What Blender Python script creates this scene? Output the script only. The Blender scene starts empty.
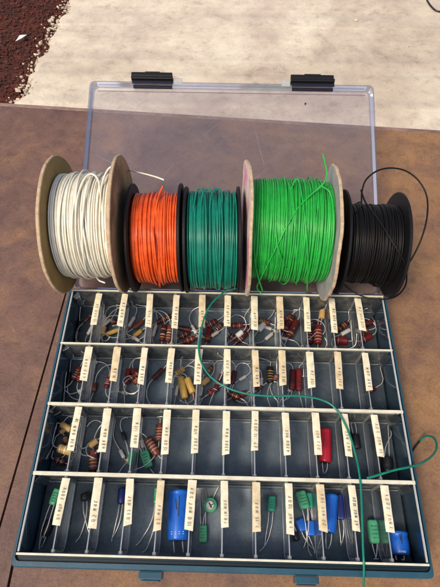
import bpy, math, random
from mathutils import Vector, Matrix, noise
random.seed(7)
C = bpy.context.scene.collection
PI = math.pi
FLOOR = -0.034      # inside floor of the tray (tray top is z = 0)
TABLE_Z = -0.050
GROUND_Z = -0.770
W, D = 0.32, 0.2408
CW, RD = W / 12, D / 4

# ------------------------------------------------------------------ camera
CAM = Vector((-0.00146075, -0.25194303, 0.42732711))
MR = Matrix(((0.999702360, -0.0214859864, 0.0115561008),
             (0.0243788518, 0.861764482, -0.506722457),
             (0.000928794617, 0.506853361, 0.862031791)))
cam_d = bpy.data.cameras.new('camera'); cam = bpy.data.objects.new('camera', cam_d); C.objects.link(cam)
cam.matrix_world = Matrix.Translation(CAM) @ MR.to_4x4()
cam_d.sensor_fit = 'VERTICAL'; cam_d.sensor_height = 24; cam_d.sensor_width = 18
cam_d.lens = 480.0 / 587.0 * 24
cam_d.clip_start = 0.01; cam_d.clip_end = 60
bpy.context.scene.camera = cam

def at(px, py, z):
    d = MR @ Vector(((px - 220) / 480, -(py - 293.5) / 480, -1.0))
    t = (z - CAM.z) / d.z
    return CAM + d * t

# ------------------------------------------------------------------ materials
def newmat(name):
    m = bpy.data.materials.new(name); m.use_nodes = True
    nt = m.node_tree
    for n in list(nt.nodes): nt.nodes.remove(n)
    out = nt.nodes.new('ShaderNodeOutputMaterial')
    return m, nt, out
def N(nt, t, **kw):
    n = nt.nodes.new(t)
    for k, v in kw.items():
        if k in n.inputs: n.inputs[k].default_value = v
        else: setattr(n, k, v)
    return n
def noise_n(nt, scale, detail=4, rough=.5, dist=0, vec=None):
    n = N(nt, 'ShaderNodeTexNoise', Scale=scale, Detail=detail, Roughness=rough, Distortion=dist)
    if vec is not None: nt.links.new(vec, n.inputs['Vector'])
    return n
def ramp(nt, fac, stops):
    r = nt.nodes.new('ShaderNodeValToRGB'); e = r.color_ramp.elements
    while len(e) < len(stops): e.new(0.5)
    for el, (p, c) in zip(e, stops):
        el.position = p; el.color = (c[0], c[1], c[2], 1)
    nt.links.new(fac, r.inputs['Fac']); return r
def mat(name, col, col2=None, rough=.5, scale=60, bump=0, metal=0, bscale=None, spec=.5, coat=0, sss=0, lo=.35, hi=.65):
    m, nt, out = newmat(name)
    p = N(nt, 'ShaderNodeBsdfPrincipled', Roughness=rough, Metallic=metal)
    p.inputs['Specular IOR Level'].default_value = spec
    p.inputs['Coat Weight'].default_value = coat
    tc = N(nt, 'ShaderNodeTexCoord')
    c2 = col2 or tuple(x * .8 for x in col)
    n = noise_n(nt, scale, 5, .6, 0, tc.outputs['Object'])
    r = ramp(nt, n.outputs['Fac'], [(lo, c2), (hi, col)])
    nt.links.new(r.outputs['Color'], p.inputs['Base Color'])
    if bump:
        b = N(nt, 'ShaderNodeBump', Strength=bump, Distance=.001)
        n2 = noise_n(nt, bscale or scale * 2, 5, .6, 0, tc.outputs['Object'])
        nt.links.new(n2.outputs['Fac'], b.inputs['Height']); nt.links.new(b.outputs['Normal'], p.inputs['Normal'])
    nt.links.new(p.outputs[0], out.inputs[0]); return m
def clear(name, body=(.8, .85, .9), tint=.06, tcol=(.93, .95, .97), rough=.08, ior=1.45, scuff=0.05, bump=.0, scale=40, gmul=1.0, scratch=0):
    m, nt, out = newmat(name)
    tc = N(nt, 'ShaderNodeTexCoord')
    tr = N(nt, 'ShaderNodeBsdfTransparent', Color=(*tcol, 1))
    df = N(nt, 'ShaderNodeBsdfDiffuse', Color=(*body, 1))
    tl = N(nt, 'ShaderNodeBsdfTranslucent', Color=(*body, 1))
    dd = N(nt, 'ShaderNodeMixShader'); dd.inputs[0].default_value = .4
    nt.links.new(df.outputs[0], dd.inputs[1]); nt.links.new(tl.outputs[0], dd.inputs[2])
    n = noise_n(nt, scale, 6, .65, .5, tc.outputs['Object'])
    mr = N(nt, 'ShaderNodeMapRange'); mr.inputs['From Min'].default_value = .4; mr.inputs['From Max'].default_value = .75
    mr.inputs['To Min'].default_value = tint; mr.inputs['To Max'].default_value = tint + scuff
    nt.links.new(n.outputs['Fac'], mr.inputs['Value'])
    fac = mr.outputs[0]
    if scratch:
        for ang, sc_, st in ((.4, 14, 60), (-.7, 12, 70), (1.3, 16, 60), (2.2, 9, 90)):
            mr_ = N(nt, 'ShaderNodeMapping'); mr_.inputs['Rotation'].default_value = (0, 0, ang); nt.links.new(tc.outputs['Object'], mr_.inputs['Vector'])
            mp = N(nt, 'ShaderNodeMapping'); mp.inputs['Scale'].default_value = (1, st, 1)
            nt.links.new(mr_.outputs[0], mp.inputs['Vector'])
            sn = noise_n(nt, sc_, 2, .5, .2, mp.outputs[0])
            s_m = N(nt, 'ShaderNodeMapRange'); s_m.inputs['From Min'].default_value = .70; s_m.inputs['From Max'].default_value = .76; s_m.inputs['To Max'].default_value = scratch
            nt.links.new(sn.outputs['Fac'], s_m.inputs['Value'])
            ad = N(nt, 'ShaderNodeMath', operation='ADD'); nt.links.new(fac, ad.inputs[0]); nt.links.new(s_m.outputs[0], ad.inputs[1]); fac = ad.outputs[0]
        dn = noise_n(nt, 900, 2, .5, 0, tc.outputs['Object'])
        d_m = N(nt, 'ShaderNodeMapRange'); d_m.inputs['From Min'].default_value = .70; d_m.inputs['From Max'].default_value = .78; d_m.inputs['To Max'].default_value = scratch*1.6
        nt.links.new(dn.outputs['Fac'], d_m.inputs['Value'])
        ad = N(nt, 'ShaderNodeMath', operation='ADD'); ad.use_clamp = True; nt.links.new(fac, ad.inputs[0]); nt.links.new(d_m.outputs[0], ad.inputs[1]); fac = ad.outputs[0]
    m1 = N(nt, 'ShaderNodeMixShader'); nt.links.new(fac, m1.inputs[0])
    nt.links.new(tr.outputs[0], m1.inputs[1]); nt.links.new(dd.outputs[0], m1.inputs[2])
    gl = N(nt, 'ShaderNodeBsdfGlossy', Roughness=rough); gl.inputs['Color'].default_value = (1, 1, 1, 1)
    fr = N(nt, 'ShaderNodeFresnel', IOR=ior)
    mul = N(nt, 'ShaderNodeMath', operation='MULTIPLY'); nt.links.new(fr.outputs[0], mul.inputs[0]); mul.inputs[1].default_value = gmul
    if bump:
        b = N(nt, 'ShaderNodeBump', Strength=bump, Distance=.001)
        n2 = noise_n(nt, 12, 3, .5, 0, tc.outputs['Object'])
        nt.links.new(n2.outputs['Fac'], b.inputs['Height']); nt.links.new(b.outputs['Normal'], gl.inputs['Normal'])
    m2 = N(nt, 'ShaderNodeMixShader'); nt.links.new(mul.outputs[0], m2.inputs[0])
    nt.links.new(m1.outputs[0], m2.inputs[1]); nt.links.new(gl.outputs[0], m2.inputs[2])
    nt.links.new(m2.outputs[0], out.inputs[0]); return m

M = {}
M['teal'] = mat('teal plastic', (.022, .088, .130), (.014, .060, .094), .3, 30, .08, bscale=400)
M['tealdark'] = mat('dark teal plastic', (.006, .022, .032), rough=.35, scale=40)
def floor_material():
    m, nt, out = newmat('dusty blue grey tray floor')
    tc = N(nt, 'ShaderNodeTexCoord'); p = N(nt, 'ShaderNodeBsdfPrincipled', Roughness=.2)
    a = noise_n(nt, 22, 8, .7, .4, tc.outputs['Object'])
    r = ramp(nt, a.outputs['Fac'], [(.30, (.058, .084, .106)), (.5, (.096, .128, .155)), (.70, (.150, .182, .205))])
    dn = noise_n(nt, 700, 3, .6, 0, tc.outputs['Object'])
    dm = ramp(nt, dn.outputs['Fac'], [(.64, (0, 0, 0)), (.74, (1, 1, 1))])
    mx = N(nt, 'ShaderNodeMix', data_type='RGBA'); nt.links.new(dm.outputs[0], mx.inputs[0]); nt.links.new(r.outputs[0], mx.inputs[6]); mx.inputs[7].default_value = (.30, .31, .30, 1)
    nt.links.new(mx.outputs[2], p.inputs['Base Color'])
    rr = N(nt, 'ShaderNodeMapRange'); rr.inputs['From Min'].default_value = .3; rr.inputs['From Max'].default_value = .7; rr.inputs['To Min'].default_value = .12; rr.inputs['To Max'].default_value = .36
    nt.links.new(a.outputs['Fac'], rr.inputs['Value']); nt.links.new(rr.outputs[0], p.inputs['Roughness'])
    w_ = noise_n(nt, 35, 2, .5, 0, tc.outputs['Object'])
    b = N(nt, 'ShaderNodeBump', Strength=.25, Distance=.0015); nt.links.new(w_.outputs['Fac'], b.inputs['Height']); nt.links.new(b.outputs[0], p.inputs['Normal'])
    nt.links.new(p.outputs[0], out.inputs[0]); return m
M['floor'] = floor_material()
M['cream'] = mat('aged cream plastic', (.74, .71, .56), (.60, .56, .42), .35, 90, .1)
M['wall'] = clear('clear tray wall', (.66, .68, .62), .12, (.86, .90, .92), .09, 1.5, .30, bump=.5, scale=90, scratch=.12)
M['rib'] = clear('clear rib', (.75, .78, .75), .34, (.9, .9, .92), .1, 1.45, .15)
M['divider'] = clear('clear divider', (.70, .76, .82), .018, (.97, .975, .98), .05, 1.42, .05, bump=.5, scale=45, gmul=.8, scratch=.06)
M['divfoot'] = clear('bright divider foot', (.85, .88, .92), .60, (.9, .92, .95), .1, 1.5, .2, scale=60)
M['sidewall'] = clear('clear side wall', (.5, .6, .7), .01, (.93, .95, .97), .05, 1.3, .03, scale=30, gmul=.5)
M['rimside'] = clear('pale side rim', (.74, .76, .72), .72, (.9, .92, .95), .1, 1.5, .2, scale=120)
M['divedge'] = clear('divider edge', (.80, .84, .88), .50, (.9, .92, .95), .1, 1.5, .15, scale=120)
M['lid'] = clear('clear lid', (.60, .585, .64), .065, (.925, .915, .935), .10, 1.42, .045, bump=.25, scale=10, scratch=.11)
M['lidedge'] = clear('clear lid wall', (.40, .40, .50), .12, (.78, .78, .85), .14, 1.45, .08, gmul=.65)
M['black'] = mat('black plastic', (.008, .008, .009), rough=.45, scale=80, bump=.1, spec=.3)
M['smoke'] = clear('smoked clear latch', (.03, .03, .05), .60, (.3, .3, .38), .1, 1.5, .1)
M['paper'] = mat('aged label tape', (.82, .76, .56), (.62, .53, .33), .6, 140, .2, lo=.28, hi=.6)
M['paperold'] = mat('stained label tape', (.74, .62, .40), (.50, .38, .21), .65, 120, .2, lo=.3, hi=.6)
M['inkdark'] = mat('dark ink', (.12, .10, .11), rough=.7)
M['ink'] = mat('faded ink', (.26, .22, .15), (.16, .13, .09), rough=.7)
M['kraft'] = mat('kraft board', (.33, .215, .075), (.25, .16, .052), .85, 40, .3, bscale=300)
M['kraftedge'] = mat('kraft board edge', (.58, .43, .28), (.42, .29, .17), .9, 200, .5, bscale=500)
M['kraftprint'] = mat('stained kraft board', (.38, .235, .105), (.18, .095, .045), .8, 26, .3, bscale=300, lo=.40, hi=.56)
M['greyboard'] = mat('grey board', (.40, .39, .38), (.28, .27, .27), .8, 50, .3, bscale=300)
M['pinkboard'] = mat('pink printed board', (.60, .20, .30), (.66, .55, .50), .75, 32, .2, lo=.46, hi=.56)
M['brownboard'] = mat('brown board', (.20, .10, .055), (.12, .06, .035), .8, 60, .3)
M['spoolblack'] = mat('black spool plastic', (.010, .0095, .011), rough=.5, scale=60, bump=.1, spec=.22)
M['wwhite'] = mat('white wire', (.86, .83, .71), (.78, .73, .58), .38, 120)
M['worange'] = mat('orange wire', (.86, .125, .018), (.66, .075, .010), .34, 120)
M['wteal'] = mat('teal green wire', (.004, .21, .135), (.003, .15, .10), .3, 120)
M['wgreen'] = mat('bright green wire', (.022, .44, .055), (.015, .32, .045), .32, 120)
M['wblack'] = mat('black wire', (.007, .0065, .007), rough=.42, scale=120, spec=.22)
M['solder'] = mat('tinned lead', (.78, .77, .75), (.55, .53, .50), .35, 300, metal=.5)
M['maroon'] = mat('maroon resistor body', (.085, .010, .013), (.05, .007, .009), .38, 200)
M['redbody'] = mat('red resistor body', (.17, .012, .014), (.10, .009, .011), .35, 200)
M['brown'] = mat('brown resistor body', (.15, .038, .022), (.09, .024, .014), .42, 200)
M['tan'] = mat('tan capacitor body', (.55, .36, .14), (.42, .25, .09), .5, 150)
M['yellow'] = mat('mustard capacitor body', (.52, .33, .08), (.38, .23, .05), .45, 150)
M['gold'] = mat('gold band', (.50, .30, .08), rough=.35, scale=200, metal=.3)
M['silverb'] = mat('silver band', (.55, .52, .48), rough=.4, scale=200)
M['pinkb'] = mat('pale band', (.46, .22, .15), rough=.45, scale=200)
M['orangeb'] = mat('orange band', (.42, .09, .02), rough=.4, scale=200)
M['blackb'] = mat('black body', (.012, .011, .013), rough=.35, scale=200)
M['greencap'] = mat('green film capacitor', (.07, .36, .19), (.04, .26, .13), .4, 120, .15)
M['tealcap'] = mat('teal green capacitor', (.02, .26, .17), (.015, .19, .12), .35, 120)
M['bluecap'] = mat('blue sleeve', (.012, .14, .62), (.008, .10, .48), .28, 80, .15, bscale=60)
M['navy'] = mat('navy sleeve', (.012, .022, .16), (.008, .014, .10), .32, 100)
M['redcap'] = mat('red sleeve', (.50, .012, .03), (.38, .008, .02), .3, 100)
M['white'] = mat('white ceramic', (.75, .74, .70), rough=.4, scale=200)
M['print'] = mat('pale print', (.45, .60, .78), rough=.5, scale=200)
M['rubber'] = mat('black end seal', (.02, .02, .022), rough=.6, scale=200)
M['hair'] = mat('dark print', (.012, .08, .045), rough=.5)

# ------------------------------------------------------------------ mesh builder
class MB:
    def __init__(s): s.v = []; s.f = []; s.m = []; s.sm = []
    def add(s, vs, fs, mi=0, smooth=False):
        o = len(s.v); s.v += [Vector(v) for v in vs]
        for i, f in enumerate(fs):
            s.f.append(tuple(o + k for k in f)); s.m.append(mi[i] if isinstance(mi, list) else mi); s.sm.append(smooth)
    def box(s, a, b, mi=0, T=None):
        x0, y0, z0 = a; x1, y1, z1 = b
        vs = [Vector(p) for p in ((x0,y0,z0),(x1,y0,z0),(x1,y1,z0),(x0,y1,z0),(x0,y0,z1),(x1,y0,z1),(x1,y1,z1),(x0,y1,z1))]
        if T: vs = [T @ v for v in vs]
        s.add(vs, [(0,3,2,1),(4,5,6,7),(0,1,5,4),(1,2,6,5),(2,3,7,6),(3,0,4,7)], mi)
    def tube(s, pts, r, sides=6, mi=0, closed=False, caps=True):
        n = len(pts)
        if n < 2: return
        T = []
        for i in range(n):
            a = pts[i-1] if (i or closed) else pts[0]; b = pts[(i+1) % n] if (i < n-1 or closed) else pts[-1]
            d = b - a; T.append(d.normalized() if d.length > 1e-9 else Vector((1,0,0)))
        up = Vector((0,0,1)) if abs(T[0].z) < .9 else Vector((0,1,0))
        u = T[0].cross(up).normalized(); vs = []
        for i in range(n):
            u = u - T[i] * u.dot(T[i]); u.normalize(); w = T[i].cross(u)
            rr = r[i] if isinstance(r, (list, tuple)) else r
            for k in range(sides):
                a = 2*PI*k/sides; vs.append(pts[i] + u*math.cos(a)*rr + w*math.sin(a)*rr)
        fs = []
        for i in range(n if closed else n-1):
            j = (i+1) % n
            for k in range(sides):
                q = (k+1) % sides; fs.append((i*sides+k, i*sides+q, j*sides+q, j*sides+k))
        if caps and not closed:
            fs.append(tuple(range(sides-1, -1, -1))); fs.append(tuple((n-1)*sides+k for k in range(sides)))
        s.add(vs, fs, mi, True)
    def lathe(s, prof, o, ax, seg=20, rim=None):
        """prof: list of (t along axis, radius, material of the segment to the next)"""
        ax = ax.normalized(); up = Vector((0,0,1)) if abs(ax.z) < .9 else Vector((0,1,0))
        u = ax.cross(up).normalized(); w = ax.cross(u)
        vs = []; fs = []; mi = []
        for (t, r, m_) in prof:
            for k in range(seg):
                a = 2*PI*k/seg; rr = r * (rim(a) if rim and r > .5*max(p[1] for p in prof) else 1)
                vs.append(o + ax*t + (u*math.cos(a) + w*math.sin(a))*rr)
        for i in range(len(prof)-1):
            for k in range(seg):
                q = (k+1) % seg; fs.append((i*seg+k, i*seg+q, (i+1)*seg+q, (i+1)*seg+k)); mi.append(prof[i][2])
        o0 = len(s.v); s.add(vs, fs, mi, True)
        if prof[0][1] > 1e-6: s.f.append(tuple(o0+k for k in range(seg-1,-1,-1))); s.m.append(prof[0][2]); s.sm.append(False)
        if prof[-1][1] > 1e-6: b = o0+(len(prof)-1)*seg; s.f.append(tuple(b+k for k in range(seg))); s.m.append(prof[-1][2]); s.sm.append(False)
    def prism_x(s, poly, x0, x1, mi=0, mside=None):
        """poly of (y,z) extruded along x"""
        n = len(poly)
        vs = [Vector((x0, y, z)) for y, z in poly] + [Vector((x1, y, z)) for y, z in poly]
        fs = [tuple(range(n)), tuple(range(2*n-1, n-1, -1))] + [(i, n+i, n+(i+1) % n, (i+1) % n) for i in range(n)]
        ms = [mi, mi] + [mside if mside is not None else mi]*n
        s.add(vs, fs, ms)
    def build(s, name, mats, parent=None, origin=None, bevel=0, autosmooth=True):
        me = bpy.data.meshes.new(name)
        o = Vector(origin) if origin is not None else Vector((0,0,0))
        me.from_pydata([v - o for v in s.v], [], s.f)
        if not isinstance(mats, (list, tuple)): mats = [mats]
        for m_ in mats: me.materials.append(M[m_] if isinstance(m_, str) else m_)
        for p, mi, sm in zip(me.polygons, s.m, s.sm): p.material_index = mi; p.use_smooth = sm
        me.update()
        ob = bpy.data.objects.new(name, me); C.objects.link(ob)
        if parent is not None:
            ob.parent = parent
        elif origin is not None: ob.location = o
        if bevel:
            b = ob.modifiers.new('bevel', 'BEVEL'); b.width = bevel; b.segments = 2; b.limit_method = 'ANGLE'
        return ob
def tag(o, label=None, cat=None, group=None, kind=None):
    if label: o['label'] = label
    if cat: o['category'] = cat
    if group: o['group'] = group
    if kind: o['kind'] = kind
    return o
def empty(name, loc=(0,0,0)):
    o = bpy.data.objects.new(name, None); o.empty_display_size = .01; o.location = loc; C.objects.link(o); return o
def smooth(pts, k=6):
    pts = [Vector(p) for p in pts]; out = []
    P = [pts[0]*2 - pts[1]] + pts + [pts[-1]*2 - pts[-2]]
    for i in range(1, len(P)-2):
        a, b, c, d = P[i-1:i+3]
        for j in range(k):
            t = j/k
            out.append(.5*((2*b) + (c-a)*t + (2*a-5*b+4*c-d)*t*t + (3*b-a-3*c+d)*t**3))
    out.append(pts[-1]); return out

# ------------------------------------------------------------------ setting: slab, soil
def edge_pt(t):
    pass
def concrete_material():
    m, nt, out = newmat('weathered concrete')
    tc = N(nt, 'ShaderNodeTexCoord'); p = N(nt, 'ShaderNodeBsdfPrincipled', Roughness=.85)
    def mul(a, b, f):
        mx = N(nt, 'ShaderNodeMix', data_type='RGBA', blend_type='MULTIPLY'); mx.inputs[0].default_value = f
        nt.links.new(a, mx.inputs[6]); nt.links.new(b, mx.inputs[7]); return mx.outputs[2]
    a = noise_n(nt, 2.6, 10, .68, .3, tc.outputs['Object'])
    b = noise_n(nt, 17, 10, .74, .2, tc.outputs['Object'])
    c = noise_n(nt, 150, 6, .7, 0, tc.outputs['Object'])
    col = ramp(nt, a.outputs['Fac'], [(.32, (.42, .35, .29)), (.44, (.55, .475, .39)), (.55, (.65, .58, .47)), (.70, (.74, .68, .56))]).outputs[0]
    col = mul(col, ramp(nt, b.outputs['Fac'], [(.33, (.60, .57, .55)), (.46, (.93, .92, .91)), (.62, (1.05, 1.05, 1.04))]).outputs[0], .75)
    col = mul(col, ramp(nt, c.outputs['Fac'], [(.30, (.62, .59, .57)), (.44, (.97, .97, .97)), (.7, (1.05, 1.05, 1.04))]).outputs[0], .55)
    big = noise_n(nt, 1.1, 4, .55, .8, tc.outputs['Object'])
    col = mul(col, ramp(nt, big.outputs['Fac'], [(.36, (.80, .76, .73)), (.55, (1.06, 1.05, 1.03))]).outputs[0], .9)
    vo = N(nt, 'ShaderNodeTexVoronoi', Scale=9.0, feature='DISTANCE_TO_EDGE')
    w_ = noise_n(nt, 5, 6, .65, 0, tc.outputs['Object'])
    ad = N(nt, 'ShaderNodeMix', data_type='VECTOR'); ad.inputs[0].default_value = .35; nt.links.new(tc.outputs['Object'], ad.inputs[4]); nt.links.new(w_.outputs['Color'], ad.inputs[5])
    nt.links.new(ad.outputs[1], vo.inputs['Vector']); vo.inputs['Scale'].default_value = 2.2
    crack = ramp(nt, vo.outputs['Distance'], [(0, (.72, .66, .60)), (.006, (1, 1, 1))]).outputs[0]
    col = mul(col, crack, .35)
    pit = noise_n(nt, 60, 2, .5, 0, tc.outputs['Object'])
    col = mul(col, ramp(nt, pit.outputs['Fac'], [(.22, (.35, .30, .26)), (.27, (1, 1, 1))]).outputs[0], .8)
    nt.links.new(col, p.inputs['Base Color'])
    bp = N(nt, 'ShaderNodeBump', Strength=.6, Distance=.005); nt.links.new(b.outputs['Fac'], bp.inputs['Height'])
    bp2 = N(nt, 'ShaderNodeBump', Strength=.6, Distance=.002); nt.links.new(c.outputs['Fac'], bp2.inputs['Height']); nt.links.new(bp.outputs[0], bp2.inputs['Normal'])
    nt.links.new(bp2.outputs[0], p.inputs['Normal'])
    nt.links.new(p.outputs[0], out.inputs[0]); return m
M['concrete'] = concrete_material()
M['soil'] = mat('dark red soil', (.11, .026, .014), (.030, .009, .007), .95, 22, .9, bscale=120, lo=.38, hi=.66)
M['chip'] = mat('bark chip', (.15, .034, .018), (.05, .013, .008), .9, 60, .3)
M['stone'] = mat('crumbled mortar', (.66, .59, .46), (.46, .38, .27), .9, 60, .5)
mb = MB(); n = 40; S = 12.0
for i in range(n+1):
    for j in range(n+1):
        x = -S + 2*S*i/n; y = -S + 2*S*j/n
        mb.v.append(Vector((x, y, GROUND_Z - .03)))
for i in range(n):
    for j in range(n):
        a = i*(n+1)+j; mb.f.append((a, a+n+1, a+n+2, a+1)); mb.m.append(0); mb.sm.append(True)
tag(mb.build('soil', 'soil'), kind='structure')
# rough slab edge running away from the table
ep = [at(14, 130, GROUND_Z), at(22, 104, GROUND_Z), at(30, 80, GROUND_Z), at(43, 55, GROUND_Z), at(56, 34, GROUND_Z), at(66, 12, GROUND_Z), at(72, -6, GROUND_Z)]
ep = [ep[0] + (ep[0]-ep[1])*14] + ep + [ep[-1] + (ep[-1]-ep[-2])*40]
line = []
for i in range(len(ep)-1):
    L = (ep[i+1]-ep[i]).length; k = max(2, min(260, int(L/.012)))
    for j in range(k):
        p = ep[i].lerp(ep[i+1], j/k)
        q = p + Vector((noise.noise(p*9)*.05 + noise.noise(p*40)*.02, noise.noise(p*30+Vector((5,0,0)))*.012, 0)); line.append(q)
line.append(ep[-1])
mb = MB()
for i, q in enumerate(line):
    mb.v.append(q + Vector((-.02-random.random()*.015, 0, -.04))); mb.v.append(q + Vector((-.004, 0, -.006))); mb.v.append(q + Vector((.012, 0, 0))); mb.v.append(Vector((11.5, q.y, GROUND_Z)))
for i in range(len(line)-1):
    for k in range(3):
        a = i*4+k; mb.f.append((a, a+1, a+5, a+4)); mb.m.append(0); mb.sm.append(True)
tag(mb.build('concrete_slab', 'concrete'), kind='structure')
def chunk(mb, c, s, mi=0, flat=1.0):
    rot = Matrix.Rotation(random.random()*6.28, 3, random.choice('XYZ')) @ Matrix.Rotation(random.random()*.6, 3, 'X')
    sx, sy, sz = s*random.uniform(.6, 1.3), s*random.uniform(.5, 1), s*random.uniform(.3, .7)*flat
    vs = []
    for x in (-1, 1):
        for y in (-1, 1):
            for z in (-1, 1): vs.append(c + rot @ Vector((x*sx*random.uniform(.6, 1), y*sy*random.uniform(.6, 1), z*sz*random.uniform(.6, 1))))
    mb.add(vs, [(0,1,3,2),(4,6,7,5),(0,4,5,1),(2,3,7,6),(0,2,6,4),(1,5,7,3)], mi)
mb = MB()
for i in range(8500):
    t = random.random(); y = 1.1 + t*1.1
    xe = min(line, key=lambda q: abs(q.y-y)).x
    chunk(mb, Vector((xe - .02 - random.random()**1.3*.55, y, GROUND_Z - .024)), abs(random.gauss(0, .0024)) + .0011, 0, .7)
tag(mb.build('bark_mulch', 'chip'), 'dark red bark chips scattered over the soil beside the slab', 'mulch', kind='stuff')
mb = MB()
for i in range(2600):
    q = random.choice(line)
    if not (1.0 < q.y < 2.3): continue
    chunk(mb, q + Vector((random.gauss(-.006, .026), 0, -.012 + random.random()*.010)), abs(random.gauss(0, .0035)) + .0012)
tag(mb.build('mortar_rubble', 'stone'), 'pale crumbs of mortar along the broken slab edge', 'rubble', kind='stuff')
# pale chip of stone lying on the soil
mb = MB(); p = at(21, 38, GROUND_Z - .01); dv = Vector((.022, .018, .004))
mb.add([p-dv, p+Vector((.004,-.010,.004)), p+dv, p+Vector((-.006,.012,.006)), p+Vector((0,0,-.008))], [(0,1,2,3),(0,4,1),(1,4,2),(2,4,3),(3,4,0)])
tag(mb.build('stone_chip', 'white', origin=p), 'pointed white stone chip lying on the dark soil', 'stone')
for (px, py, s_, lb) in ((136, 19, .010, 'small grey pebble on the concrete near the top right of the slab'),):
    pass
mb = MB(); p = at(356, 20, GROUND_Z + .004)
for i in range(1): chunk(mb, p, .010)
tag(mb.build('pebble', 'stone', origin=p), 'small tan pebble on the pale concrete beyond the lid', 'stone')
mb = MB(); pts = smooth([at(427, 0, GROUND_Z+.004), at(431, 6, GROUND_Z+.006), at(437, 11, GROUND_Z+.004), at(446, 12, GROUND_Z+.004)])
mb.tube(pts, .0035, 6)
tag(mb.build('twig', 'blackb', origin=pts[0]), 'short dark twig on the concrete in the far right corner', 'twig')

# ------------------------------------------------------------------ table
def mulc(nt, a, b, f):
    mx = N(nt, 'ShaderNodeMix', data_type='RGBA', blend_type='MULTIPLY'); mx.inputs[0].default_value = f
    nt.links.new(a, mx.inputs[6]); nt.links.new(b, mx.inputs[7]); return mx.outputs[2]
def scratch_mask(nt, tc, angle, scale, lo, hi, stretch=30):
    mr_ = N(nt, 'ShaderNodeMapping'); mr_.inputs['Rotation'].default_value = (0, 0, angle); nt.links.new(tc.outputs['Object'], mr_.inputs['Vector'])
    mp = N(nt, 'ShaderNodeMapping'); mp.inputs['Scale'].default_value = (1, stretch, 1)
    nt.links.new(mr_.outputs[0], mp.inputs['Vector'])
    n_ = noise_n(nt, scale, 3, .6, .4, mp.outputs[0])
    return ramp(nt, n_.outputs['Fac'], [(lo, (0, 0, 0)), (hi, (1, 1, 1))]).outputs[0]
def table_material():
    m, nt, out = newmat('worn brown tabletop')
    tc = N(nt, 'ShaderNodeTexCoord'); p = N(nt, 'ShaderNodeBsdfPrincipled', Roughness=.5)
    a0 = noise_n(nt, 11, 9, .68, .3, tc.outputs['Object'])
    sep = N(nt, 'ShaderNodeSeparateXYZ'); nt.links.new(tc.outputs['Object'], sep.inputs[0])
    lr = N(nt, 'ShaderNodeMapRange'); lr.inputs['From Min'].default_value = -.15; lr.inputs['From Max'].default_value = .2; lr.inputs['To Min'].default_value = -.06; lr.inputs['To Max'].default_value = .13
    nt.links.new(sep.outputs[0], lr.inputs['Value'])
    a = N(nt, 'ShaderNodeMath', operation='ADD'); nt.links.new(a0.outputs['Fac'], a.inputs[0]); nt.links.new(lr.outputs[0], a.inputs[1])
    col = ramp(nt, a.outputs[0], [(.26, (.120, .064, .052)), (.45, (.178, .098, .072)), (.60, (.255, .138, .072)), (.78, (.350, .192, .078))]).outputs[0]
    b = noise_n(nt, 55, 10, .78, .4, tc.outputs['Object'])
    col = mulc(nt, col, ramp(nt, b.outputs['Fac'], [(.34, (.58, .54, .52)), (.48, (.96, .95, .94)), (.62, (1.14, 1.12, 1.10)), (.74, (1.5, 1.46, 1.4))]).outputs[0], .8)
    f = noise_n(nt, 420, 6, .7, .2, tc.outputs['Object'])
    col = mulc(nt, col, ramp(nt, f.outputs['Fac'], [(.36, (.62, .60, .58)), (.52, (1, 1, 1)), (.70, (1.25, 1.23, 1.2))]).outputs[0], .55)
    for ang, sc_, st in ((.5, 26, 26), (-.9, 22, 30), (1.45, 18, 34)):
        sm = scratch_mask(nt, tc, ang, sc_, .70, .80, st)
        mx = N(nt, 'ShaderNodeMix', data_type='RGBA'); nt.links.new(sm, mx.inputs[0]); nt.links.new(col, mx.inputs[6]); mx.inputs[7].default_value = (.27, .17, .12, 1)
        col = mx.outputs[2]
    nt.links.new(col, p.inputs['Base Color'])
    rr = N(nt, 'ShaderNodeMapRange'); rr.inputs['To Min'].default_value = .34; rr.inputs['To Max'].default_value = .72
    nt.links.new(b.outputs['Fac'], rr.inputs['Value']); nt.links.new(rr.outputs[0], p.inputs['Roughness'])
    bp = N(nt, 'ShaderNodeBump', Strength=.45, Distance=.0008); nt.links.new(f.outputs['Fac'], bp.inputs['Height'])
    bp2 = N(nt, 'ShaderNodeBump', Strength=.4, Distance=.003); nt.links.new(b.outputs['Fac'], bp2.inputs['Height']); nt.links.new(bp.outputs[0], bp2.inputs['Normal'])
    nt.links.new(bp2.outputs[0], p.inputs['Normal'])
    nt.links.new(p.outputs[0], out.inputs[0]); return m
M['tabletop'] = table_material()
M['tableedge'] = mat('worn table edging', (.30, .20, .16), (.17, .10, .08), .6, 50, .4, bscale=200)
tb = empty('table', (0, 0, GROUND_Z))
tag(tb, 'brown mottled tabletop with a narrow seam under the open parts box', 'table')
def tchild(mb, name, mats, **k):
    ob = mb.build(name, mats, None, **k); ob.parent = tb; ob.matrix_parent_inverse = Matrix.Translation((0, 0, -GROUND_Z)); return ob
e0, e1 = Vector((-.346, .346)), Vector((.301, .303))
sl = (e1.y-e0.y)/(e1.x-e0.x)
def ey(x): return e0.y + (x-e0.x)*sl
# seam runs beside the box: x = sx(y)
def sx(y): return -.181 + (y+.025)*.16 + .0
def slab_poly(mb, poly, z0, z1):
    n = len(poly)
    vs = [Vector((x, y, z0)) for x, y in poly] + [Vector((x, y, z1)) for x, y in poly]
    mb.add(vs, [tuple(range(n-1, -1, -1)), tuple(range(n, 2*n))] + [(i, (i+1) % n, n+(i+1) % n, n+i) for i in range(n)])
yb = -.62
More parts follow.
